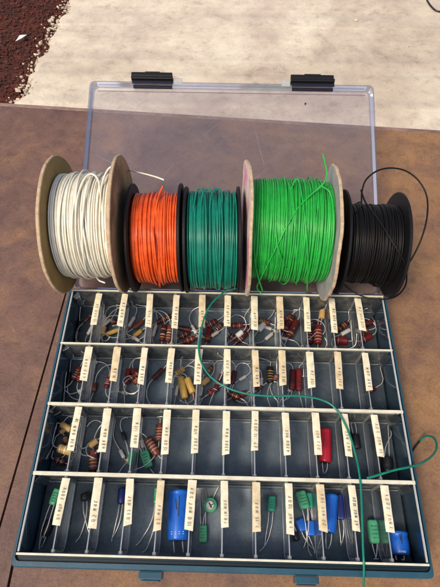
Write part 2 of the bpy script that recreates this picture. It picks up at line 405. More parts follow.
# two narrow open seams run in from the near edge; one stops behind the white spool, one under the box
def unp2(px, py): p = at(px, py, TABLE_Z); return Vector((p.x, p.y))
qa, qb = unp2(65, 296), unp2(0, 525); da = (qb-qa).normalized(); tipa = qa - da*.012
qc, qd = unp2(14, 558), unp2(8, 587); dc = (qd-qc).normalized(); tipc = qc - dc*.012
def to_y(p, d, y): return p + d*((y-p.y)/d.y)
ea, ec = to_y(qa, da, yb), to_y(qc, dc, yb)
g = .0012
poly = [(-1.0, yb), (ea.x-g, yb), (tipa.x-g*.8, tipa.y), (tipa.x+g*.8, tipa.y), (ea.x+g, yb), (ec.x-g, yb), (tipc.x-g, tipc.y), (tipc.x+g, tipc.y), (ec.x+g, yb), (.95, yb), (.95, ey(.95)), (-1.0, ey(-1.0))]
if ec.x < ea.x:
    poly = [(-1.0, yb), (ea.x-g, yb), (tipa.x-g*.8, tipa.y), (tipa.x+g*.8, tipa.y), (ea.x+g, yb), (.95, yb), (.95, ey(.95)), (-1.0, ey(-1.0))]
mb = MB(); slab_poly(mb, poly, TABLE_Z-.022, TABLE_Z)
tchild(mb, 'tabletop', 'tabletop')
mb = MB()
T = Matrix.Translation((e0.x, e0.y, TABLE_Z)) @ Matrix.Rotation(math.atan(sl), 4, 'Z')
mb.box((-.66, .0015, -.024), (1.3, .009, -.0015), 0, T)
tchild(mb, 'edge_strip', 'tableedge', bevel=.001)
mb = MB(); mb.box((-.9, -.5, TABLE_Z-.09), (.85, .24, TABLE_Z-.024)); tchild(mb, 'apron', 'tableedge')
for x in (-.86, .81):
    for y in (-.46, .20):
        mb = MB(); mb.tube([Vector((x, y, TABLE_Z-.09)), Vector((x, y, GROUND_Z))], [.028, .02], 12); tchild(mb, 'leg', 'tableedge')

# ------------------------------------------------------------------ the parts box
bx = empty('parts_box', (0, -D/2, TABLE_Z))
tag(bx, 'teal plastic parts box with clear open lid and forty eight labelled compartments', 'parts box')
PI_INV = Matrix.Translation((0, D/2, -TABLE_Z))
def bchild(mb, name, mats, par=None, **k):
    ob = mb.build(name, mats, None, **k)
    ob.parent = par or bx
    if par is None: ob.matrix_parent_inverse = PI_INV
    return ob
# base shell: outer walls with stepped lip
mb = MB()
def ring(x, yf, yk, z): return [(-x, yf, z), (x, yf, z), (x, yk, z), (-x, yk, z)]
def rring(x, yf, yk, z, r=.004, k=4):
    out = []
    for (cx_, cy_, a0) in ((-x+r, yf+r, PI), (x-r, yf+r, 1.5*PI), (x-r, yk-r, 0), (-x+r, yk-r, .5*PI)):
        for j in range(k+1):
            a = a0 + .5*PI*j/k; out.append((cx_+r*math.cos(a), cy_+r*math.sin(a), z))
    return out
rings = [rring(.1585, -D+.003, .000, -.0495), rring(.1605, -D+.0005, .0025, -.0480), rring(.1635, -D-.0035, .0045, -.0155),
         rring(.1665, -D-.0088, .0060, -.0150), rring(.1670, -D-.0095, .0060, -.0140), rring(.1668, -D-.0092, .0060, -.0085), rring(.1664, -D-.0085, .0058, -.0078),
         rring(.1645, -D-.0050, .0040, -.0076), rring(.1643, -D-.0045, .0038, -.0100), rring(.1622, -D-.0026, .0030, -.0100), rring(.1616, -D-.0020, .0028, -.0030), rring(.1606, -D-.0010, .0012, -.0030),
         rring(.1604, -D-.0008, .0010, -.0450)]
mi = []
vs = []; fs = []; m_ = len(rings[0])
for r_ in rings: vs += r_
mats_ = [0,0,0,0,0,0,0,1,1,1,1,0]
for i in range(len(rings)-1):
    for k in range(m_):
        q = (k+1) % m_; fs.append((i*m_+k, i*m_+q, (i+1)*m_+q, (i+1)*m_+k)); mi.append(mats_[i])
fs.append(tuple(range(m_-1, -1, -1))); mi.append(0)
b_ = (len(rings)-1)*m_; fs.append(tuple(b_+k for k in range(m_))); mi.append(0)
mb.add(vs, fs, mi)
bchild(mb, 'base', ['teal', 'tealdark'])
# front latches on the base and little hooks
for (xa, xb) in ((-.0648, -.0462), (.0575, .0760)):
    mb = MB(); mb.box((xa, -D-.0150, -.020), (xb, -D-.0097, -.0068)); mb.box((xa+.002, -D-.0165, -.0185), (xb-.002, -D-.0152, -.0085))
    bchild(mb, 'catch', 'teal', bevel=.0008)
# tray: floors with scooped fronts (one per row), side and row walls
R_ = .011
for r in range(4):
    y0 = -r*RD - .0014; y1 = -(r+1)*RD + .0012
    prof = [(y0, -.031), (y0-.0008, FLOOR+.0012), (y0-.003, FLOOR)]
    for j in range(9):
        a = -PI/2 - (PI/2)*j/8
        prof.append((y1+R_+R_*math.cos(a), FLOOR+R_+R_*math.sin(a)))
    prof.append((y1, -.010))
    mb = MB(); vs = []
    for x in (-.1590, .1590):
        vs += [Vector((x, y, z)) for y, z in prof]
    n_ = len(prof)
    mb.add(vs, [(i, i+1, n_+i+1, n_+i) for i in range(n_-1)], [0]*(n_-2)+[0], True)
    o = bchild(mb, 'tray_floor', 'floor')
    sol = o.modifiers.new('thickness', 'SOLIDIFY'); sol.thickness = .0008; sol.offset = -1
# clear side walls, cream rims
for s_ in (-1, 1):
    mb = MB(); mb.box((min(s_*.1593, s_*.1601), -D, -.036), (max(s_*.1593, s_*.1601), 0, -.0014)); bchild(mb, 'side_wall', 'sidewall' if 'sidewall' in M else 'divider')
for r in range(5):
    y = -r*RD
    th = (.0014, .0016, .0026, .0030, .0017)[r]
    mb = MB()
    mb.box((-.1588, y-.0008, -.031), (.1588, y+.0008, -.0016), 0)
    if r < 4:                                    # wall foot flange, catches the light
        mb.box((-.1586, y-.0024, -.0322), (.1586, y-.0016, -.0310), 1)
    bchild(mb, 'row_wall', ['wall', 'rib'])
    mb = MB(); mb.box((-.1612, y-th/2, -.0016), (.1612, y+th/2, .0004), 0)
    if 0 < r < 4: mb.box((-.1586, y-th/2+.0002, -.0046), (.1586, y-th/2+.0010, -.0018), 0)
    bchild(mb, 'row_rim', 'cream', bevel=.0003)
for s_ in (-1, 1):
    mb = MB(); mb.box((min(s_*.1592, s_*.1608), -D+.0016, -.0013), (max(s_*.1592, s_*.1608), -.0013, .0001)); bchild(mb, 'side_rim', 'rimside' if 'rimside' in M else 'rib', bevel=.0003)
# corner webs
for r in range(4):
    ya = -r*RD - .0012
    for s_ in (-1, 1):
        xx = s_*.1588; mb = MB()
        A_ = [Vector((xx, ya-.006, -.0016)), Vector((xx-s_*.0045, ya-.0002, -.0016)), Vector((xx-s_*.0035, ya-.0002, -.031)), Vector((xx, ya-.0045, -.031))]
        B_ = [v + Vector((s_*.0004, .0005, 0)) for v in A_]
        mb.add(A_ + B_, [(0,1,2,3),(7,6,5,4),(0,4,5,1),(1,5,6,2),(2,6,7,3),(3,7,4,0)])
        bchild(mb, 'corner_web', 'divider')

# stroke lettering
G = {'0': [[(0,.1),(0,.9),(.25,1),(.6,.9),(.6,.1),(.3,0),(0,.1)]], '1': [[(.1,.8),(.3,1),(.3,0)]], '2': [[(0,.8),(.2,1),(.55,.9),(.55,.6),(0,0),(.6,0)]],
 '3': [[(0,.9),(.3,1),(.55,.8),(.25,.55),(.6,.3),(.3,0),(0,.1)]], '4': [[(.45,0),(.45,1),(0,.35),(.65,.35)]], '5': [[(.55,1),(.1,1),(.05,.6),(.4,.6),(.6,.3),(.35,0),(0,.08)]],
 '6': [[(.5,1),(.1,.6),(0,.25),(.25,0),(.55,.2),(.45,.5),(.05,.4)]], '7': [[(0,1),(.6,1),(.2,0)]], '8': [[(.3,.55),(.05,.8),(.3,1),(.55,.8),(.3,.55),(0,.25),(.3,0),(.6,.25),(.3,.55)]],
 'K': [[(0,0),(0,1)],[(.55,1),(0,.45),(.6,0)]], 'O': [[(.3,0),(0,.3),(0,.7),(.3,1),(.6,.7),(.6,.3),(.3,0)]], 'H': [[(0,0),(0,1)],[(.55,0),(.55,1)],[(0,.5),(.55,.5)]],
 'M': [[(0,0),(.05,1),(.35,.4),(.65,1),(.7,0)]], '.': [[(.1,0),(.2,.05)]], '/': [[(0,-.05),(.5,1.05)]], 'V': [[(0,1),(.3,0),(.6,1)]], 'W': [[(0,1),(.18,0),(.36,.7),(.54,0),(.72,1)]],
 'E': [[(.55,1),(0,1),(0,0),(.55,0)],[(0,.5),(.4,.5)]], 'P': [[(0,0),(0,1),(.5,.9),(.5,.55),(0,.45)]], 'F': [[(.55,1),(0,1),(0,0)],[(0,.5),(.4,.5)]], 'U': [[(0,1),(.02,.2),(.3,0),(.55,.2),(.55,1)]], ' ': []}
TXT = [['10 OHM 2W','15 OHM 2W','22 OHM','33 OHM 2W','47 OHM','68 OHM 2W','100 OHM','150 OHM','220 OHM','330 OHM 2W','470 OHM 2W'],
       ['680 OHM','1K 2W','1.5K 2W','2.2K OHM','3.3K 2W','4.7K OHM','6.8K 2W','10K OHM','15K 2W','22K OHM','33K OHM'],
       ['47K OHM 1W','68K OHM','100K 1/2W','150K OHM','220K 1/2W','330K OHM','EP .15 200V','4700 MUF','.022 MUF','.047 MUF','10 MUF 50V'],
       ['.01 MUF 200V','.02 MUF','.033 MUF','.05 MUF','100 MUF 50V','TRIM MUF','7.15 MUF','.1 MUF 100V','.22 MUF 50V','.47 MUF 100V','1 MUF 200V']]
G['T'] = [[(0,1),(.6,1)],[(.3,1),(.3,0)]]; G['R'] = [[(0,0),(0,1),(.5,.9),(.5,.55),(0,.45),(.55,0)]]; G['I'] = [[(.1,0),(.1,1)]]
def write(mb, txt, T, h, mi, w=.00019, sp=1):
    x = 0
    for ch in txt:
        wob = random.uniform(-.1, .1)
        for st in G[ch]:
            pts = [Vector(((x + a + .05*random.uniform(-1,1) + .18*b)*h*.72, (b + .09*random.uniform(-1,1) + wob)*h, 0)) for a, b in st]
            for a, b in zip(pts, pts[1:]):
                d = (b-a)
                if d.length < 1e-7: continue
                d.normalize(); nn = Vector((-d.y, d.x, 0))*w; e_ = d*w*.6
                mb.add([T @ (a-nn-e_), T @ (b-nn+e_), T @ (b+nn+e_), T @ (a+nn-e_)], [(0,1,2,3)], mi)
        x += (1.0 if ch not in ' .1/I' else .6)*sp*random.uniform(.85, 1.12)
for r in range(4):
    y0 = -r*RD - .0013; y1 = -(r+1)*RD + .0013
    poly = [(y0, -.0016), (y0, -.0322), (y1+R_+.0005, -.0322)]
    for j in range(1, 8):
        a = -PI/2 - (PI/2)*j/8
        poly.append((y1+R_+(R_-.0006)*math.cos(a), FLOOR+R_+.0006+(R_-.0006)*math.sin(a)))
    poly += [(y1, FLOOR+R_+.001), (y1, -.0016)]
    for c in range(1, 12):
        x = -W/2 + c*CW
        mb = MB(); mb.prism_x(poly, x-.0005, x+.0005, 0, 1)
        for dx in (-.0010, .0010):
            mb.box((x+dx-.0004, y0-.0024, -.031), (x+dx+.0004, y0+.0002, -.0018), 2); mb.box((x+dx-.0004, y1-.0002, -.0215), (x+dx+.0004, y1+.0024, -.0018), 2)
        fp = [Vector((x + (.0006 if x < 0 else -.0006), yy, zz)) for yy, zz in poly[1:-1]]
        mb.tube(fp, .00036, 5, 3)
        dv = bchild(mb, 'divider', ['divider', 'divedge', 'rib', 'divfoot'])
        # paper label lying on the divider, one end against the row wall
        L = .0370 + random.uniform(-.0028, .0022); w = .0033 + random.uniform(-.0003, .0003); sk = random.uniform(-.0009, .0009)
        ct = Vector((x + .0012 + random.uniform(-.0005, .0005), y0 - .0012 - random.random()*.0012, -.0006))
        dz = -.0010
        mb = MB(); rt = random.gauss(0, .022)
        T = Matrix.Translation(ct) @ Matrix.Rotation(rt, 4, 'Z') @ Matrix.Rotation(math.atan2(-dz, L)*0, 4, 'X')
        k = 7; vs = []
        for j in range(k+1):
            t = j/k; zz = .0006*math.sin(t*PI) * random.uniform(.6, 1) - .0004*t
            for xx in (-w, -w*.33, w*.33, w):
                vs.append(T @ Vector((xx + random.uniform(-.00014, .00014), -L*t + (sk*xx/w if j == k else 0), zz + .0006 - (xx/w)**2*.0004)))
        fs = []
        for j in range(k):
            for q in range(3): a = j*4+q; fs.append((a, a+4, a+5, a+1))
        mb.add(vs, fs, 0, True)
        T2 = T @ Matrix.Translation((.0017, -L*.93, .00135)) @ Matrix.Rotation(PI/2, 4, 'Z')
        tx = TXT[r][c-1]; h = min(.0025, L*.80/(len(tx)*.72*.93)); sp_ = min(1.7, L*.80/(len(tx)*.62*h))
        write(mb, tx, T2 @ Matrix.Rotation(random.gauss(0, .012), 4, 'Z'), h*random.uniform(.86, 1.04), random.choice((1, 1, 2)), random.uniform(.00012, .00020), sp_)
        lb = bchild(mb, 'label_strip', [random.choice(('paper', 'paper', 'paperold')), 'ink', 'inkdark'], par=dv)

# ------------------------------------------------------------------ lid
S_ = math.radians(19.39)
LW, LL, LD = .168, .2531, .008
LT = Matrix.Translation((0, .012, -.020)) @ Matrix.Rotation(S_, 4, 'X')    # x, along slope, up from rim plane
hinge = bchild
def lring(x, v0, v1, w, r=.006):
    return [Vector(p) for p in rring(x, v0, v1, w, r, 4)]
mb = MB()
rs = [lring(LW, 0, LL, 0), lring(LW-.0016, .0016, LL-.0016, 0), lring(LW-.0030, .003, LL-.003, -LD+.0015), lring(LW-.0042, .0042, LL-.0042, -LD+.0004)]
out_ = [lring(LW, 0, LL, -.0015), lring(LW-.0014, .0014, LL-.0014, -.0020), lring(LW-.0024, .0024, LL-.0024, -LD-.0002), lring(LW-.004, .004, LL-.004, -LD-.0010)]
allr = rs[::-1] + out_
vs = [LT @ v for rr in allr for v in rr]; k = len(allr[0]); fs = []; ms = []
for i in range(len(allr)-1):
    for j in range(k):
        q = (j+1) % k; fs.append((i*k+j, i*k+q, (i+1)*k+q, (i+1)*k+j)); ms.append(1)
fs.append(tuple(range(k-1, -1, -1))); ms.append(0)
fs.append(tuple((len(allr)-1)*k+j for j in range(k))); ms.append(0)
mb.add(vs, fs, ms)
lid = bchild(mb, 'lid', ['lid', 'lidedge'])
mb = MB()   # raised inner step line along the rim and a round moulding mark
for (a, b) in (((-LW+.008, LL-.009, -LD+.0006), (LW-.008, LL-.0083, -LD+.0014)),):
    mb.box(a, b, 0, LT)
bchild(mb, 'lid_rib', 'lidedge', par=None)
p = Vector((.0885, LL-.021, -LD+.0005))
mb = MB(); mb.lathe([(0, .0012, 0), (.0008, .0012, 0), (.0009, .0005, 0)], LT @ p, (LT.to_3x3() @ Vector((0,0,1))), 10); bchild(mb, 'moulding_mark', 'smoke')
for (xa, xb, tab) in ((-.1185, -.0690, 1), (.0700, .1215, -1)):
    mb = MB()
    mb.box((xa, LL+.0012, -.005), (xb, LL+.0050, .0045), 0, LT)
    mb.box((xa, LL+.0052, -.001), (xb-.001, LL+.0100, .0040), 0, LT)
    mb.box((xa+.016, LL+.0102, .000), (xb-.016, LL+.0118, .0030), 0, LT)
    lt = bchild(mb, 'latch', 'black', bevel=.0006)
    mb = MB(); mb.box((xa+.002, LL-.0062, -.0050), (xb-.001, LL-.0036, -.0015), 0, LT)
    mb.box((xa+.001, LL-.0034, .0002), (xb, LL+.0010, .0014), 0, LT)
    lb = bchild(mb, 'latch_foot', 'smoke', bevel=.0003)
    mb = MB()
    t0, t1 = ((xb+.0005, xb+.011) if tab > 0 else (xa-.011, xa-.0005))
    mb.box((t0, LL-.004, .0003), (t1, LL+.004, .0018), 0, LT); bchild(mb, 'hinge_tab', 'rib', bevel=.0003)
for (xa, xb) in ((-.11, -.07), (.07, .11)):   # hinge barrels behind the tray
    mb = MB(); mb.tube([Vector((xa, .0095, -.0225)), Vector((xb, .0095, -.0225))], .0022, 10); bchild(mb, 'hinge', 'tealdark')

# ------------------------------------------------------------------ spools
n_s = Vector((0, -math.sin(S_), math.cos(S_))); t_s = Vector((0, math.cos(S_), math.sin(S_)))
hp = Vector((0, .012, -.020)) - n_s*(LD-.0006)
ed = Vector((0, .001, .0008))
def centre(Rr):
    v = hp + n_s*Rr - ed; B = v.dot(t_s); Cc = v.dot(v) - Rr*Rr
    return hp + n_s*Rr + t_s*(-B + math.sqrt(max(B*B-Cc, 0)))
def flange(root, T, x, thick, R, mats, seed, rough_rim, side, tilt=0):
    """disc with hub hole; T maps spool space (axis x) to world"""
    mb = MB()
    def rim(a): return 1 + rough_rim*(noise.noise(Vector((math.cos(a)*2.2, math.sin(a)*2.2, seed))) + .5*noise.noise(Vector((math.cos(a)*9, math.sin(a)*9, seed))))
    seg = 72; rr = .0085
    prof = [(-thick/2, rr), (-thick/2, R*.93), (-thick/2, R-.0008), (-thick/2+.0006, R), (thick/2-.0006, R), (thick/2, R-.0008), (thick/2, R*.93), (thick/2, rr)]
    mi = [0, 0, 2, 2, 2, 1, 1, 2]
    vs = []; fs = []; ms = []
    for i, (t, r) in enumerate(prof):
        for k in range(seg):
            a = 2*PI*k/seg; q = r*(rim(a) if r > R*.9 else 1)
            wob = rough_rim*.05*noise.noise(Vector((math.cos(a)*1.5, math.sin(a)*1.5, seed+3))) if r > R*.9 else 0
            vs.append(T @ (Vector((x, 0, 0)) + Matrix.Rotation(tilt, 3, 'Z') @ Vector((t + wob, q*math.cos(a), q*math.sin(a)))))
    for i in range(len(prof)):
        j = (i+1) % len(prof)
        for k in range(seg):
            q = (k+1) % seg; fs.append((i*seg+k, i*seg+q, j*seg+q, j*seg+k)); ms.append(mi[i])
    mb.add(vs, fs, ms)
    return mb.build('flange', mats, root, origin=root.location)
def coil(mb, T, xa, xb, rad, wr, layers, loose=0, seed=0, seg=44, prof=None):
    rnd = random.Random(seed)
    mb.lathe([(0, rad-wr*2.2, 0), ((xb-xa), rad-wr*2.2, 0)], T @ Vector((xa, 0, 0)), T.to_3x3() @ Vector((1,0,0)), 32)
    for ly in range(layers):
        x = xa + wr + ly*wr*.8
        ph = rnd.random()*6
        pts = []; d = 1
        while x < xb - wr:
            gap = wr*2*(1 + max(0, rnd.gauss(.0, .10)) + (rnd.random() < .12)*rnd.random()*.8*(ly == layers-1))
            tilt = rnd.gauss(0, wr*(.3 if ly == 0 else 1.1)); tp = rnd.random()*6.28; rj = rnd.uniform(-.25, .8)*wr
            base = rad - (layers-1-ly)*wr*1.6
            if prof: base += prof((x-xa)/(xb-xa))
            for k in range(seg):
                a = 2*PI*k/seg
                r = base + rj + wr*.35*noise.noise(Vector((math.cos(a)*2, math.sin(a)*2, x*900+seed)))
                xx = x + gap*k/seg + tilt*math.sin(a+tp)
                xx = min(max(xx, xa+wr), xb-wr)
                pts.append(T @ Vector((xx, r*math.cos(a), r*math.sin(a))))
            x += gap
        mb.tube(pts, wr, 6)
    for i in range(loose):
        x = rnd.uniform(xa + (xb-xa)*.15, xb - (xb-xa)*.12); tl = rnd.uniform(-1, 1)*(xb-xa)*.10; tp = rnd.random()*6.28
        rj = rad + wr*1.5 + (prof((x-xa)/(xb-xa)) if prof else 0); ec = rnd.uniform(.0, .0035); ep_ = rnd.uniform(0, 6.28)
        pts = []
        for k in range(64):
            a = 2*PI*k/64; r = rj + ec*max(0, math.cos(a-ep_)) + wr*.4*noise.noise(Vector((math.cos(a)*1.5, math.sin(a)*1.5, i*7+seed)))
            xx = min(max(x + tl*math.sin(a+tp), xa+wr), xb-wr)
            pts.append(T @ Vector((xx, r*math.cos(a), r*math.sin(a))))
        mb.tube(pts, wr, 6, closed=True)
def spool(name, label, x0, hw, R, yaw, packR, wr, wire, fl, fr, th=.003, roughness=0, layers=2, loose=6, Rl=None, Rr=None, seed=1, prof=None, tl=0, tr=0):
    c = centre(R); loc = Vector((x0, c.y, c.z))
    root = empty(name, loc); tag(root, label, 'wire spool', 'spools of hookup wire lying in a row against the lid')
    T = Matrix.Translation(loc) @ Matrix.Rotation(yaw, 4, 'Z')
    flange(root, T, -hw, th, Rl or R, fl, seed*3.1, roughness, -1, tl)
    flange(root, T, hw, th, Rr or R, fr, seed*5.7+1, roughness, 1, tr)
    mb = MB(); coil(mb, T, -hw+th/2+.0004, hw-th/2-.0004, packR, wr, layers, loose, seed, prof=prof)
    w = mb.build('wound_wire', wire, root, origin=loc)
    mb = MB(); mb.lathe([(0, .0095, 0), (2*hw-th, .0095, 0)], T @ Vector((-hw+th/2, 0, 0)), T.to_3x3() @ Vector((1,0,0)), 24); mb.build('core', fl[0], root, origin=loc)
    return root, T
def free_wire(root, pts, r, m_, name='loose_wire_end', k=8, sides=8):
    mb = MB(); mb.tube(smooth(pts, k), r, sides); return mb.build(name, m_, root, origin=root.location)
spW, TW = spool('wire_spool', 'large cardboard spool of white wire at the left end of the row', -.1335, .0300, .0668, .0288, .0490, .00085, 'wwhite',
    ['kraft', 'kraft', 'kraftedge'], ['kraft', 'kraftprint', 'kraftedge'], .0034, .016, 2, 9, seed=2)
spO, TO = spool('wire_spool', 'small black spool of orange wire beside the white wire', -.0700, .0236, .0540, .03, .0440, .00090, 'worange',
    ['spoolblack']*3, ['spoolblack']*3, .0030, 0, 2, 4, seed=3)
spG, TG = spool('wire_spool', 'black spool of dark teal green wire next to the orange wire', -.0157, .0254, .0530, .026, .0475, .00085, 'wteal',
    ['spoolblack']*3, ['spoolblack']*3, .0030, 0, 2, 9, seed=4)
spL, TL = spool('wire_spool', 'large cardboard spool of bright lime green wire with a pink printed flange', .0578, .0398, .0655, -.035, .0475, .00068, 'wgreen',
    ['pinkboard', 'greyboard', 'kraftedge'], ['greyboard', 'kraft', 'kraftedge'], .0030, .042, 2, 16, seed=5, prof=lambda t: .0015*math.sin(t*PI), tl=.075)
spB, TB = spool('wire_spool', 'small black spool of black wire at the right end of the row', .1382, .0268, .0524, -.045, .0385, .00085, 'wblack',
    ['spoolblack']*3, ['spoolblack']*3, .0030, 0, 2, 4, seed=6)
def on(T, px, py, R):
    """point where the sight line to a photo pixel meets a cylinder of radius R about the spool axis"""
    Ti = T.inverted(); o = Ti @ CAM; d = (Ti.to_3x3() @ (at(px, py, 0) - CAM)).normalized()
    a = d.y*d.y + d.z*d.z; b = o.y*d.y + o.z*d.z; c = o.y*o.y + o.z*o.z - R*R; q = b*b - a*c
    t = (-b - math.sqrt(q))/a if q > 0 else -b/a
    return T @ (o + d*t)
free_wire(spW, [on(TW, 99, 240, .0465), on(TW, 100, 205, .0505), on(TW, 102, 184, .052), on(TW, 107, 171, .058), on(TW, 112, 166, .062)], .0009, 'wwhite')
free_wire(spW, [at(118, 176, .030), at(126, 170, .060), at(136, 172, .080), at(145, 174, .085), at(156, 177, .088), at(164, 180, .09)], .0008, 'wwhite')
free_wire(spW, [on(TW, 73, 222, .0465), on(TW, 78, 196, .0505), on(TW, 84, 180, .053), on(TW, 91, 174, .055), on(TW, 98, 180, .053), on(TW, 101, 200, .0505), on(TW, 104, 240, .0500), on(TW, 105, 268, .0460)], .00085, 'wwhite')
free_wire(spW, [on(TW, 79, 184, .0465), on(TW, 82, 220, .0510), on(TW, 88, 255, .0515), on(TW, 97, 278, .051), on(TW, 105, 283, .0450)], .00085, 'wwhite')
free_wire(spO, [on(TO, 155, 228, .0415), on(TO, 156, 208, .0455), on(TO, 159, 195, .049), on(TO, 163, 186, .055)], .0011, 'worange')
free_wire(spO, [on(TO, 152, 196, .0415), on(TO, 153, 230, .0460), on(TO, 156, 262, .0465), on(TO, 160, 287, .0415)], .00105, 'worange')
for (x, dx) in ((196, 3), (203, 5), (212, 6)):
    free_wire(spG, [on(TG, x-4, 228, .0445), on(TG, x-2, 205, .0490), on(TG, x, 194, .052), on(TG, x+dx, 189, .054), on(TG, x+dx+4, 194, .052), on(TG, x+dx+4, 218, .0445)], .0009, 'wteal')
free_wire(spL, [on(TL, 261, 293, .055), on(TL, 257, 287, .0515), on(TL, 262, 276, .0508), on(TL, 275, 250, .0505), on(TL, 288, 224, .0505), on(TL, 299, 207, .0505), on(TL, 312, 194, .052), on(TL, 323, 184, .058), on(TL, 327, 174, .064), on(TL, 325, 163, .070), on(TL, 323, 154, .076)], .00075, 'wgreen')
free_wire(spL, [on(TL, 288, 196, .0465), on(TL, 297, 179, .056), on(TL, 302, 196, .0512), on(TL, 306, 230, .0508), on(TL, 308, 262, .0508), on(TL, 307, 291, .0525)], .0007, 'wgreen')
free_wire(spL, [on(TL, 322, 186, .058), on(TL, 331, 195, .0540), on(TL, 334, 225, .0515), on(TL, 330, 255, .0510), on(TL, 320, 282, .0465)], .00075, 'wgreen')
free_wire(spL, [on(TL, 256, 196, .0465), on(TL, 254, 235, .0508), on(TL, 256, 268, .0512), on(TL, 263, 292, .0535)], .0007, 'wgreen')
free_wire(spL, [on(TL, 278, 196, .0465), on(TL, 276, 235, .0508), on(TL, 283, 262, .0512), on(TL, 297, 285, .0465)], .0007, 'wgreen')
# black loop
free_wire(spB, [at(355, 215, .074), at(361, 205, .084), at(362, 192, .088), at(366, 180, .090), at(377, 171, .092), at(391, 168, .092), at(406, 171, .090), at(419, 181, .086), at(427, 197, .080), at(427, 218, .074), at(421, 240, .064), at(411, 260, .05), at(403, 268, .045)], .0008, 'wblack')
free_wire(spB, [at(361, 190, .088), at(366, 203, .088), at(378, 219, .088), at(390, 238, .086), at(401, 256, .078), at(406, 268, .060), at(406, 284, .04), at(398, 295, .022), at(386, 299, .010), at(368, 298, .004), at(352, 291, .004), at(343, 283, .01)], .0008, 'wblack')
# long teal wire over the box
free_wire(spG, [at(238, 288, .012), at(226, 291, .0065), at(213, 302, .006), at(205, 316, .0045), at(200, 336, .0035), at(199, 352, .003), at(203, 366, .0032), at(212, 378, .0035), at(228, 388, .0035), at(248, 394, .003), at(270, 396, .003), at(300, 396, .003), at(322, 400, .003), at(336, 409, .003), at(347, 428, .002), at(355, 452, .0025), at(360, 478, .0035), at(362, 510, .003), at(363, 545, .0025), at(364, 566, .0010), at(364, 590, -.012), at(368, 640, -.045)], .00095, 'wteal', 'loose_wire_end', 8, 8)
mb = MB(); pts = smooth([at(367, 478, .0035), at(378, 475, .004), at(395, 470, .004), at(409, 467, .003), at(422, 463, -.004), at(433, 455, -.014), at(437, 446, -.022), at(434, 438, -.030), at(427, 436, -.036), at(420, 441, -.042)], 8)
w0 = pts[0].copy(); mb.tube(pts, .0010, 8)
hw_ = empty('hookup_wire', w0); tag(hw_, 'short teal green wire looping off the right edge of the box', 'wire')
mb.build('insulation', 'wteal', hw_, origin=w0)
mb = MB(); mb.tube(smooth([at(420, 441, -.042), at(415, 447, -.046), at(411, 454, -.0485)], 6), .0009, 6); mb.build('shaded_end', 'wblack', hw_, origin=w0)  # shade on the descending teal wire, painted as a black end length

# ------------------------------------------------------------------ components in the compartments
ROWN = ['back row', 'second row', 'third row', 'front row']
ORD = ['first', 'second', 'third', 'fourth', 'fifth', 'sixth', 'seventh', 'eighth', 'ninth', 'tenth', 'eleventh', 'last']
ITEMS = []
def bounds(r, c, pad=.0016):
    return (-W/2+c*CW+pad, -W/2+(c+1)*CW-pad, -(r+1)*RD+.004, -r*RD-.003)
def clampv(v, b, zr=.0006):
    y1 = b[2]
    zmin = FLOOR + zr
    d = (y1 + .0075) - v.y
    if d > 0: zmin += min(d, .010)**2*55
    return Vector((min(max(v.x, b[0]), b[1]), min(max(v.y, b[2]), b[3]), min(max(v.z, zmin), -.004)))
LEADR = .00046
def lead(root, start, d, r, c, length, curl=.5, up=.15, rad=None):
    b = bounds(r, c); pts = [start.copy()]; d = d.normalized(); p = start.copy(); n_ = 7; turn = random.uniform(-1, 1)*curl; vz = random.uniform(-.02, up)
    for i in range(n_):
        d = (Matrix.Rotation(turn*(1 if i > 0 else .3) + random.gauss(0, .06), 3, 'Z') @ d); d.z += vz - .02*i; d.normalize()
        p = p + d*length/n_
        q = clampv(p, b)
        if (q-p).length > .0005: turn = -turn*.7 + random.choice((-1, 1))*.3
        p = q
        if (p-pts[-1]).length > .0008: pts.append(p.copy())
    if len(pts) > 1:
        mb = MB(); mb.tube(smooth(pts, 4), rad or LEADR, 5); return mb.build('lead', 'solder', root, origin=root.location)
def fit(a, b, r, c, D_):
    bb = bounds(r, c, .0009 + D_/2000)
    f = lambda v: Vector((min(max(v.x, bb[0]), bb[1]), min(max(v.y, bb[2]+.003), bb[3]-.001), v.z))
    return f(a), f(b)
BANDS = ['gold', 'silverb', 'pinkb', 'orangeb', 'blackb', 'redbody']
